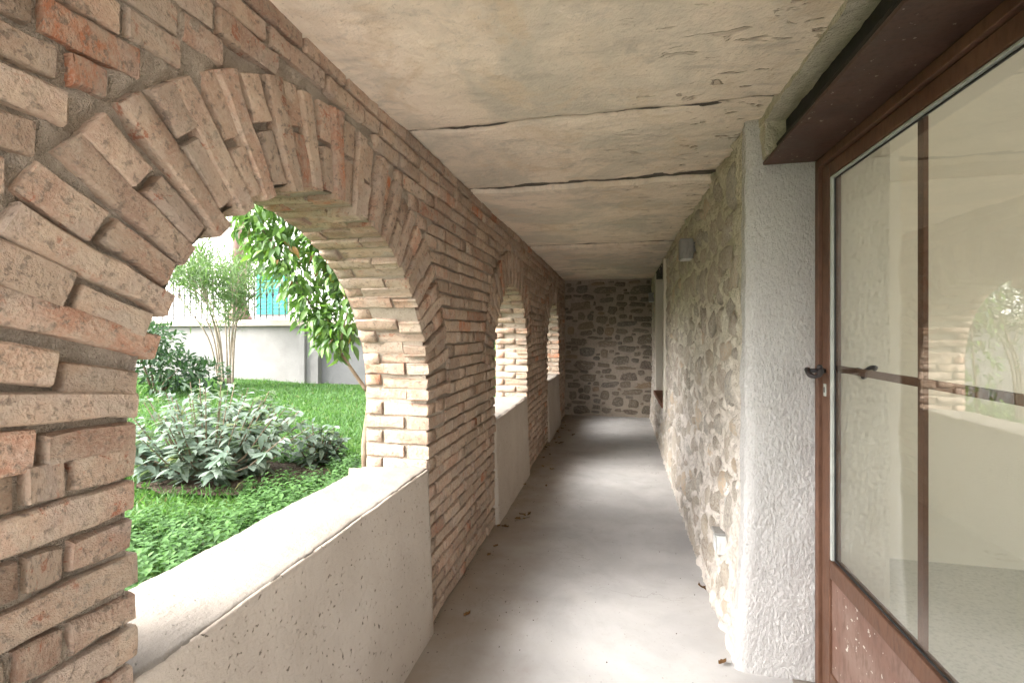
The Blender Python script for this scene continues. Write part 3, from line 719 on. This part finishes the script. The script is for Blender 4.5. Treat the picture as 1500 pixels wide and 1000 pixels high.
# ------------------------------------------------------------------ room behind the door, lit through a wide opening added out of view
RX0, RX1, RY0, RY1, RZ = 1.10, 5.2, -1.2, 3.6, 2.75
struct(MB().box(.95, RX1, RY0, RY1, -.05, .012).build('room_floor', M_roomfloor))
struct(MB().box(RX0, RX1 + .2, RY1, RY1 + .2, -.05, ZC + .08).build('room_wall', M_cream))
struct(MB().box(RX0 - .2, RX0, 2.30, RY1, -.05, ZC + .08).build('room_wall', M_cream))
struct(MB().box(RX0, RX1 + .2, RY0 - .2, RY0, -.05, ZC + .08).build('room_wall', M_cream))
struct(MB().box(RX1, RX1 + .2, RY0, -0.9, -.05, ZC + .08).box(RX1, RX1 + .2, 3.5, RY1, -.05, ZC + .08).box(RX1, RX1 + .2, -0.9, 3.5, 2.4, ZC + .08).build('room_wall', M_cream))
struct(MB().box(RX0, RX1, RY0, RY1, ZC + .06, ZC + .083).build('room_ceiling', M_cream))

# ------------------------------------------------------------------ fittings
lt = thing('wall_lamp', 'small grey box wall lamp high on the rubble wall', 'lamp', (XR - .02, 3.72, 2.10)); O = (XR - .02, 3.72, 2.10)
ob(MB().box(XR - .115, XR - .025, 3.665, 3.775, 2.03, 2.175, .004), O).build('lamp_body', M_grey, lt)
ob(MB().box(XR - .03, XR + .02, 3.69, 3.75, 2.05, 2.15, .003), O).build('wall_mount', M_grey, lt)
ob(MB().box(XR - .105, XR - .035, 3.675, 3.765, 2.020, 2.032, .002), O).build('diffuser', M_white, lt)
l2 = thing('wall_lamp', 'grey box wall lamp in the far corner beyond the low window', 'lamp', (XR, 8.05, 2.05)); O = (XR + .01, 8.05, 2.05)
l2.location = O
ob(MB().box(XR - .07, XR + .012, 8.0, 8.10, 1.98, 2.12, .004), O).build('lamp_body', M_grey, l2)
ob(MB().box(XR - .062, XR + .004, 8.01, 8.09, 1.97, 1.982, .002), O).build('diffuser', M_white, l2)
sk_ = thing('power_socket', 'white outdoor power socket with grey lid low on the rubble wall', 'socket', (XR, 2.66, .40)); O = (XR, 2.66, .40)
sx0 = XR - .062
ob(MB().box(sx0, XR + .02, 2.615, 2.70, .355, .455, .006), O).build('socket_body', M_white, sk_)
ob(MB().box(sx0 - .014, XR - .01, 2.610, 2.705, .457, .470, .004), O).build('lid', M_socketgrey, sk_)
ob(MB().box(sx0 - .010, sx0 - .001, 2.63, 2.685, .37, .44, .003), O).build('cover', M_white, sk_)
ob(MB().tube([(XR - .018, 2.66, .47), (XR - .016, 2.655, .55), (XR - .010, 2.665, .66), (XR - .002, 2.66, .80)], .006, 6), O).build('cable', M_white, sk_, True)

# ------------------------------------------------------------------ fallen leaves on the floor
def flat_leaf(seed, L=.05):
    rd = random.Random(seed); n = 5; V = []
    for i in range(n + 1):
        t = i / n; wv = math.sin(math.pi * min(1, t * .92 + .06)) * L * .28; y = (t - .5) * L
        curl = .010 * (rd.random()) + .012 * abs(t - .5)
        V += [(-wv, y, .006 + curl + .006 * rd.random()), (0, y, .004 + curl * .4), (wv, y, .006 + curl + .006 * rd.random())]
    Fc = []
    for i in range(n): Fc += [(i * 3, i * 3 + 1, i * 3 + 4, i * 3 + 3), (i * 3 + 1, i * 3 + 2, i * 3 + 5, i * 3 + 4)]
    return mesh_data('fallen_leaf', V, Fc, True)
FL = [flat_leaf(i, .035 + .006 * i) for i in range(5)]
for m in FL: m.materials.append(M_dry)
for i in range(26):
    o = link('fallen_leaf', random.choice(FL)); y = 2.4 + 5.4 * random.random() ** .8
    o.location = (-.90 + .28 * random.random() ** 2.2, y, 0); o.rotation_euler = (U(-.2, .2), U(-.2, .2), U(0, 6.3)); o.location.z = .004
    tag(o, 'dry brown leaf fallen on the concrete floor beside the brick arcade', 'leaf', 'dry leaves along the arcade wall')
o = link('fallen_leaf', FL[4]); o.location = (XR - .08, 2.95, .004); o.rotation_euler = (.3, .2, 1.2)
tag(o, 'curled dry leaf on the floor against the rubble wall', 'leaf')
o = link('fallen_leaf', FL[2]); o.location = (XR - .10, 2.30, .004); o.rotation_euler = (.0, .1, 2.2)
tag(o, 'tiny dry leaf on the floor near the roughcast corner', 'leaf')
sp = thing('fallen_sprig', 'withered sprig of small leaves lying on the floor by the second parapet', 'sprig', (-.74, 3.72, .0))
MB().tube([(-.05, -.05, .012), (0, 0, .015), (.05, .06, .012)], .0025, 6).build('stem', M_bark, sp)
for i in range(9):
    t = U(-1, 1); o = link('leaf', FL[i % 3]); o.parent = sp; o.location = (.05 * t + U(-.02, .02), .055 * t + U(-.02, .02), .008 + .004 * i); o.rotation_euler = (U(-.5, .5), U(-.5, .5), U(0, 6)); o.scale = (.8,) * 3
mb = MB()
for i in range(420):
    x = -.92 + .5 * random.random() ** 2.4; y = 1.6 + 6.6 * random.random(); s = U(.0015, .005)
    if random.random() < .25: x = U(-.8, .5)
    a = U(0, 3); mb.add([(x + s * math.cos(a + k * 2.1), y + s * math.sin(a + k * 2.1) * 1.4, .003) for k in range(3)] + [(x, y, .006)], [(0, 1, 3), (1, 2, 3), (2, 0, 3)])
gr = mb.build('floor_grit', M_soil); stuff(gr); gr['label'] = 'fine brown grit scattered along the concrete floor'; gr['category'] = 'grit'

# ------------------------------------------------------------------ garden: leaf tools
def leaf_mesh(name, L, W, fold, bend, nseg=4, point=.92):
    V = []
    for i in range(nseg + 1):
        t = i / nseg; wv = W * math.sin(math.pi * (t ** point) * .96 + .06) * .5 if i < nseg else W * .02
        y = t * L; z = -bend * t * t * L
        V += [(-wv, y, z + fold * wv), (0, y, z), (wv, y, z + fold * wv)]
    Fc = []
    for i in range(nseg): Fc += [(i * 3, i * 3 + 1, i * 3 + 4, i * 3 + 3), (i * 3 + 1, i * 3 + 2, i * 3 + 5, i * 3 + 4)]
    return mesh_data(name, V, Fc, True)
def leaf_matrix(p, d, up, s=1.0, roll=0.0):
    d = Vector(d).normalized(); up = Vector(up); x = d.cross(up)
    if x.length < 1e-4: x = Vector((1, 0, 0))
    x.normalize(); z = x.cross(d); c, q = math.cos(roll), math.sin(roll); x, z = x * c + z * q, z * c - x * q
    return mtx(p, x * s, d * s, z * s)
def rand_dir(): 
    v_ = Vector((random.gauss(0, 1), random.gauss(0, 1), random.gauss(0, 1))); return v_.normalized()
def leaf_cloud(name, meshes, mats_, mat, parent, kind=True):
    cache = [(np.array([v_.co[:] for v_ in m.vertices]), np.array([list(p.vertices) for p in m.polygons])) for m in meshes]
    V = []; Fc = []; n = 0; off_ = np.array(parent.location) if parent else 0
    for i, M in enumerate(mats_):
        v_, f_ = cache[i % len(cache)]; A = np.array(M); V.append(v_ @ A[:3, :3].T + A[:3, 3] - off_); Fc.append(f_ + n); n += len(v_)
    V = np.vstack(V); Fc = np.vstack(Fc); me = bpy.data.meshes.new(name)
    me.vertices.add(len(V)); me.vertices.foreach_set('co', V.astype(np.float32).ravel()); me.loops.add(Fc.size); me.loops.foreach_set('vertex_index', Fc.ravel().astype(np.int32))
    me.polygons.add(len(Fc)); me.polygons.foreach_set('loop_start', np.arange(0, Fc.size, 4, dtype=np.int32)); me.polygons.foreach_set('use_smooth', np.ones(len(Fc), bool))
    me.update(); me.validate(); o = link(name, me, mat, parent)
    if kind: stuff(o)
    return o

# sage shrubs
def sage(loc, rx_, h, nst, nleaf, label):
    t = thing('sage_shrub', label, 'shrub', loc, 'sage plants in the bed'); L = Vector(loc); tips = []; st = MB()
    for i in range(nst):
        a = U(0, 6.28); q = math.sqrt(random.random()); e = Vector((math.cos(a) * rx_ * q, math.sin(a) * rx_ * .8 * q, h * (1 - .45 * q * q) * U(.75, 1.05)))
        m_ = Vector((e.x * .55, e.y * .55, e.z * .35)); st.tube([(e.x * .1, e.y * .1, 0), m_, e], [.008, .006, .003], 5); tips.append((m_, e))
    st.build('stem', M_bark, t)
    items = []
    for i in range(nleaf):
        m_, e = random.choice(tips); k = random.random() ** .7; p = m_.lerp(e, -.5 + 1.52 * k); p.z = max(.04, p.z); axis = (e - m_).normalized()
        a = U(0, 6.28); side = Vector((math.cos(a), math.sin(a), 0)); d = (side * U(.7, 1.1) + axis * U(.05, .8) + Vector((0, 0, U(-.5, .35)))).normalized()
        items.append((random.choice(SAGE), leaf_matrix(L + p, d, (side * -.2 + Vector((0, 0, 1)) + rand_dir() * .35), U(.6, 1.15) * (1.1 - .45 * k)), U(.06, .1)))
    pieces('leaf', 'foliage', items, t, M_sage, M_sage_i, 300)
SAGE = [leaf_mesh('sage_leaf', .125, .052, .2, b, 6, 1.05) for b in (.15, .35, .6)]
sage((-3.0, 3.0, lawn_z(-3.0, 3.0)), .82, .72, 75, 2300, 'broad grey green sage shrub in the bed below the arch')
sage((-2.45, 3.55, lawn_z(-2.45, 3.55)), .24, .40, 16, 300, 'small low sage plant at the edge of the bare soil')

# bare soil patch under the sage
V = [(0, 0, .02)]; n = 40
for rr in (.5, 1.0):
    for i in range(n):
        a = i / n * 2 * math.pi; k = rr * (1 + .22 * FN(math.cos(a) * 1.5, math.sin(a) * 1.5, 3, 3)); x, y = math.cos(a) * .72 * k, math.sin(a) * .40 * k
        V.append((x, y, (.025 if rr < 1 else .012) + lawn_z(-2.75 + x, 3.1 + y) - lawn_z(-2.75, 3.1)))
Fc = [(0, 1 + i, 1 + (i + 1) % n) for i in range(n)] + [(1 + i, 1 + n + i, 1 + n + (i + 1) % n, 1 + (i + 1) % n) for i in range(n)]
sb = struct(obj('soil_bed', V, Fc, M_soil, None, True)); sb.location = (-2.75, 3.1, lawn_z(-2.75, 3.1) + .002); sb.rotation_euler.z = .5

# ground cover and grass
def in_soil(x, y):
    dx, dy = x + 2.75, y - 3.1; c, s = math.cos(-.5), math.sin(-.5); u, v_ = dx * c - dy * s, dx * s + dy * c
    return (u / .64) ** 2 + (v_ / .34) ** 2 < 1
GC = [leaf_mesh('cover_leaf', .045, .022, .3, b, 3) for b in (.1, .4)]
mats_ = []
for i in range(4200):
    x = XO - .06 - 2.0 * random.random(); y = U(.3, 6.2)
    if in_soil(x, y) and random.random() < .93: continue
    if FN(x * 1.4, y * 1.4, 4, 2) < -.25 and x < -2.2: continue
    if -x - 1.3 > 1.35 + .5 * N(y * 1.3, 2, 2): continue
    h = U(.06, .20) * (1.15 if x > -2.1 else .8); z0 = lawn_z(x, y); lean = Vector((U(-.4, .4), U(-.4, .4), 1)).normalized()
    for k in range(9):
        p = Vector((x, y, z0)) + lean * h * (.35 + .65 * k / 8); a = k * 2.4 + i
        mats_.append(leaf_matrix(p, (math.cos(a), math.sin(a), U(-.1, .6)), (0, 0, 1), U(.6, 1.2) * (1.25 - .06 * k)))
gc = leaf_cloud('ground_cover', GC, mats_, M_cover, None); gc['label'] = 'low leafy green ground cover along the outside of the arcade'; gc['category'] = 'ground cover'
GB = [leaf_mesh('blade', .085, .011, .3, b, 2, .6) for b in (.1, .4, .8)]
mats_ = []
while len(mats_) < 80000:
    t = random.random(); y = U(.2, 8.15); x = XO - .1 - 8.5 * random.random() ** .9
    if x > -2.3 + .4 * N(y, 1, 1) and random.random() < .6: continue
    if in_soil(x, y): continue
    if y < 1.2 and random.random() < .6: continue
    k = U(.5, 1.15) * (1 + .3 * N(x * 2, y * 2, 1)); mats_.append(leaf_matrix((x, y, lawn_z(x, y) - .004), (U(-.8, .8), U(-.8, .8), 1), rand_dir(), k))
GB = GB + [leaf_mesh('clover', .05, .026, .2, .3, 2)]
for i in range(16000):
    x, y = U(-7, -1.6), U(1.5, 8.1)
    if not in_soil(x, y) and N(x * 1.1, y * 1.1, 6) > -.15: mats_.append(leaf_matrix((x, y, lawn_z(x, y) + U(.01, .06)), (U(-1, 1), U(-1, 1), .4), (0, 0, 1), U(.6, 1.3)))
gs = leaf_cloud('grass', GB, mats_, M_grass, None); gs['label'] = 'bright green uncut grass covering the lawn'; gs['category'] = 'grass'

# climbing shrub beside the first pier
VL = [leaf_mesh('climber_leaf', .072, .029, .35, b, 4, .9) for b in (.15, .45, .8)]
cs = thing('climbing_shrub', 'glossy leaved climber arching over from the brick pier beside the arch', 'shrub', (-1.56, 2.76, lawn_z(-1.56, 2.76))); L = Vector(cs.location)
def curve(P, n=16):
    P = [Vector(p) for p in P]; out = []
    for i in range(len(P) - 1):
        a, b, c, d = P[max(0, i - 1)], P[i], P[i + 1], P[min(len(P) - 1, i + 2)]
        for k in range(n):
            t = k / n; out.append(.5 * ((2 * b) + (c - a) * t + (2 * a - 5 * b + 4 * c - d) * t * t + (3 * b - a - 3 * c + d) * t ** 3))
    return out + [P[-1]]
trunk = curve([(-1.56, 2.76, .36), (-1.575, 2.77, .7), (-1.56, 2.80, 1.05), (-1.60, 2.86, 1.35)], 6)
MB().tube([p - L for p in trunk], [.022 + .004 * math.sin(i) for i in range(len(trunk))], 7).build('trunk', M_bark, cs, True)
branches = [curve([(-1.58, 2.80, 1.12), (-1.74, 2.74, 1.38), (-1.95, 2.70, 1.72), (-2.18, 2.66, 2.08), (-2.36, 2.62, 2.34)], 8),
            curve([(-1.60, 2.86, 1.35), (-1.72, 2.82, 1.75), (-1.92, 2.76, 2.15), (-2.2, 2.7, 2.5)], 8),
            curve([(-1.60, 2.86, 1.35), (-1.58, 2.86, 1.9), (-1.66, 2.84, 2.4), (-1.8, 2.8, 2.8)], 8),
            curve([(-1.74, 2.74, 1.38), (-1.70, 2.72, 1.5), (-1.68, 2.74, 1.62)], 6)]
br_items = []
for bi, br in enumerate(branches):
    MB().tube([p - L for p in br], [max(.004, .014 * (1 - i / len(br))) for i in range(len(br))], 6).build('branch', M_bark, cs, True)
    nl = (950, 1250, 900, 150)[bi]
    for i in range(nl):
        k = random.random(); q = br[int((.30 + .70 * k) * (len(br) - 1))]; rr = (.15, .19, .2, .14)[bi] * math.sqrt(random.random()) * (.8 + .35 * k)
        o = rand_dir(); p = q + Vector((o.x, o.y * .8, o.z * .85)) * rr + Vector((0, 0, .03 - .06 * random.random()))
        d = (o * .7 + Vector((U(-.5, .3), U(-.4, .4), U(-1.1, .15)))).normalized()
        br_items.append((random.choice(VL), leaf_matrix(p, d, Vector((U(-.5, .5), U(-.5, .5), 1)), U(.65, 1.2), U(-.5, .5)), U(.05, .1)))
pieces('leaf', 'foliage', br_items, cs, M_vine, M_vine_i, 300)
# climber on the outside of the next pier
c2 = thing('climbing_shrub', 'slender leafy climber on the garden side of the second pier', 'shrub', (-1.52, 5.15, lawn_z(-1.52, 5.15))); L = Vector(c2.location)
tk = curve([(-1.52, 5.15, .38), (-1.46, 5.12, 1.0), (-1.45, 5.16, 1.6), (-1.5, 5.12, 2.2)], 6)
MB().tube([p - L for p in tk], [.014 * (1 - .6 * i / len(tk)) for i in range(len(tk))], 6).build('trunk', M_bark, c2, True)
mats_ = []
for i in range(420):
    q = tk[int(U(.05, 1) * (len(tk) - 1))]; o = rand_dir(); p = q + Vector((o.x * .16, o.y * .22, o.z * .2)); p.x = min(p.x, XO - .05)
    mats_.append(leaf_matrix(p, (o * .6 + Vector((U(-.5, .5), U(-.5, .5), U(-1, .2)))), (0, 0, 1), U(.6, 1.1), U(-.5, .5)))
leaf_cloud('foliage', VL, mats_, M_vine_i, c2)

# multi-stemmed shrub against the terrace, dark bush beside it, one more beyond the second arch
OL = [leaf_mesh('long_leaf', .14, .020, .25, b, 3, .8) for b in (.15, .4)]
def multistem(name, label, loc, nst, h, spread, nleaf, mat, leaves, bark, lo=.42, rad=.24, size=1.0, bias=(0, 0)):
    t = thing(name, label, 'shrub', loc); L = Vector(loc); mats_ = []
    tips = []
    for i in range(nst):
        a = i / nst * 6.28 + U(-.3, .3); q = U(.35, 1); e = Vector((math.cos(a) * spread * q + bias[0], math.sin(a) * spread * q + bias[1], h * U(.72, 1.0)))
        b = Vector((math.cos(a) * .10, math.sin(a) * .10, 0)); c = curve([b, b.lerp(e, .35) + Vector((-e.x * .12, -e.y * .12, .1)), b.lerp(e, .7) + Vector((U(-.06, .06), U(-.06, .06), .08)), e], 6)
        MB().tube(c, [.018 * (1 - .8 * k / len(c)) for k in range(len(c))], 6).build('stem', bark, t, True); tips.append(c)
        for s_ in range(3):
            j = int(len(c) * U(.4, .8)); e2 = c[j] + Vector((math.cos(a + U(-1.3, 1.3)), math.sin(a + U(-1.3, 1.3)), 1.3)) * U(.25, .5) * h / 2.4; c_ = curve([c[j], c[j].lerp(e2, .5) + Vector((0, 0, .04)), e2], 4)
            MB().tube(c_, [.010 * (1 - .7 * k / len(c_)) for k in range(len(c_))], 5).build('twig', bark, t, True); tips.append(c_)
    for i in range(nleaf):
        c = random.choice(tips); k = lo + (1 - lo) * random.random() ** .8; p = c[min(len(c) - 1, int(k * len(c)))]
        if p.z < h * lo * .9: p = c[-1]
        o = rand_dir(); p = p + o * rad * random.random() ** .6
        mats_.append(leaf_matrix(L + p, o * .5 + Vector((U(-.6, .6), U(-.6, .6), U(.0, 1.1))), rand_dir() + Vector((0, 0, .6)), U(.7, 1.2) * size))
    leaf_cloud('foliage', leaves, mats_, mat, t); return t
multistem('oleander_shrub', 'tall airy shrub with many bare stems in front of the terrace wall', (-6.75, 7.15, lawn_z(-6.75, 7.15)), 12, 2.5, .85, 4600, M_oleander, OL, M_palebark, .48, .24, 1.0, (-.22, 0))
multistem('oleander_shrub', 'loose narrow leaved shrub on the lawn beyond the second arch', (-3.1, 6.9, lawn_z(-3.1, 6.9)), 7, 2.2, .6, 1700, M_oleander, OL, M_palebark, .35, .28)
def bush(loc, rx_, ry_, h, n_, label, mat, leaves, size=1.0):
    t = thing('bush', label, 'bush', loc); L = Vector(loc); mats_ = []
    lob = [(Vector((U(-.6, .6) * rx_, U(-.6, .6) * ry_, h * U(.25, .8))), U(.28, .5)) for _ in range(11)]
    for i in range(6):
        e = lob[i][0]; MB().tube([(e.x * .15, e.y * .15, 0), (e.x * .5, e.y * .5, e.z * .6), e], [.02, .014, .006], 5).build('stem', M_bark, t, True)
    for i in range(n_):
        c, r_ = random.choice(lob); o = rand_dir(); p = c + Vector((o.x * rx_, o.y * ry_, o.z * h * .55)) * r_ * (1.15 - .5 * random.random() ** 2)
        p.z = max(.03, p.z); mats_.append(leaf_matrix(L + p, o + rand_dir() * .8, rand_dir() + Vector((0, 0, .8)), U(.7, 1.2) * size))
    leaf_cloud('foliage', leaves, mats_, mat, t); return t
BL = [leaf_mesh('bay_leaf', .10, .034, .3, b, 3) for b in (.1, .4)]
bush((-6.9, 6.0, lawn_z(-6.9, 6.0)), .95, .7, 1.15, 2600, 'dense dark green bush to the left of the bare stemmed shrub', M_darkbush, BL)

bush((-2.15, 7.3, lawn_z(-2.15, 7.3)), .75, 1.2, 2.3, 3200, 'tall dark evergreen bush added outside the last arch to shade the end wall', M_darkbush, BL)  # added bush, mostly out of view, keeps light off the passage end

# ------------------------------------------------------------------ terrace and house beyond the garden
TY = 8.35; TZ = 1.60
tw = thing('terrace_wall', 'white rendered garden terrace wall with a grey arched niche', 'wall', (-9.5, TY, .3)); O = (-9.5, TY, .3)
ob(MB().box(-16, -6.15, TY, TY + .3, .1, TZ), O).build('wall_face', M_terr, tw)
ob(MB().box(-6.148, -6.02, TY - .05, TY + .3, .1, TZ, .008), O).build('pilaster', M_terr, tw)
nc, nr, ns, X2 = -4.95, .82, .95, -2.4     # niche
V = []; Fc = []
pts = [(nc - nr, .1)] + [(nc - nr * math.cos(math.pi * i / 24), ns + (TZ - .22 - ns) * math.sin(math.pi * i / 24)) for i in range(25)] + [(nc + nr, .1)]
outer = [(-6.018, .1)] + [(-6.018 + (X2 + 6.018) * i / 24, TZ) for i in range(25)] + [(X2, .1)]
V = [(x, TY + .02, z) for x, z in pts] + [(x, TY + .02, z) for x, z in outer] + [(x, TY + .14, z) for x, z in pts]; n = len(pts)
Fc = [(i, i + 1, n + i + 1, n + i) for i in range(n - 1)] + [(i + 1, i, 2 * n + i, 2 * n + i + 1) for i in range(n - 1)]
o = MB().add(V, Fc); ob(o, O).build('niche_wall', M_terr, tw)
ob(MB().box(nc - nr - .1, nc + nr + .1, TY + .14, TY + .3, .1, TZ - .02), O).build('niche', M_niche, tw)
ob(MB().box(-16, X2, TY - .09, TY + .36, TZ + .003, TZ + .13, .012), O).build('coping', M_coping, tw)
struct(MB().box(-16, X2, TY + .36, 11.6, TZ - .1, TZ + .10).build('terrace_floor', M_coping))
rl = thing('terrace_railing', 'thin black iron balustrade standing on the terrace wall', 'railing', (-9, TY + .12, TZ + .13)); O = (-9, TY + .12, TZ + .13)
y_ = TY + .12; zb = TZ + .13
ob(MB().box(-16, X2, y_ - .012, y_ + .012, zb + .10, zb + .115).box(-16, X2, y_ - .02, y_ + .02, zb + 1.02, zb + 1.045), O).build('rail', M_iron, rl)
mbar = MB().tube([(0, 0, 0), (0, 0, .45), (0, 0, .52), (0, 0, .59), (0, 0, 1.02)], [.012, .012, .026, .012, .012], 6)
bar = mesh_data('baluster', mbar.v, mbar.f); bar.materials.append(M_iron)
x = -10.5
while x < X2:
    if abs(x + 7.68) > .18:
        o = link('baluster', bar, None, rl); o.location = (x + 9, 0, 0)
    x += .145
cl = thing('terrace_column', 'brown painted round column with a flared foot on the terrace edge', 'column', (-7.68, TY + .12, zb))
MB().tube([(0, 0, 0), (0, 0, .06), (0, 0, .10), (0, 0, .30), (0, 0, .34)], [.24, .24, .21, .15, .14], 16).build('foot', M_column, cl, True)
MB().tube([(0, 0, .34), (0, 0, 3.4)], [.13, .115], 16).build('shaft', M_column, cl, True)
MB().tube([(0, 0, 3.4), (0, 0, 3.48), (0, 0, 3.55)], [.115, .19, .2], 16).build('capital', M_column, cl, True)
hs_ = thing('white_house', 'bright white house behind the terrace with teal shutters', 'house', (-9, 11.6, 0)); O = (-9, 11.6, 0)
ob(MB().box(-18, -1.5, 11.6, 18, 0, 6.4), O).build('wall', M_house, hs_)
rf = ob(MB().add([(-18.5, 11.0, 6.35), (-1.0, 11.0, 6.35), (-1.0, 14.8, 8.0), (-18.5, 14.8, 8.0), (-18.5, 18.6, 6.35), (-1.0, 18.6, 6.35)], [(0, 1, 2, 3), (3, 2, 5, 4), (0, 3, 4), (1, 5, 2), (0, 4, 5, 1)]), O).build('roof', M_tile, hs_)
for (cx, w2) in ((-9.42, .48),):
    wd_ = ob(MB().box(cx - w2, cx + w2, 11.585, 11.598, 1.98, 3.08), O).build('window', M_dark, hs_)
    for s_ in (-1, 1):
        a = cx + s_ * .006; b = a + s_ * w2
        sh = ob(MB().box(min(a, b), max(a, b), 11.53, 11.58, 1.95, 3.11, .006), O).build('shutter', M_teal, hs_)
        m2 = MB()
        for k in range(10): m2.box(min(a, b) + .05, max(a, b) - .05, 11.515, 11.532, 2.02 + k * .103, 2.09 + k * .103)
        ob(m2, O).build('louvre', M_teal, sh)
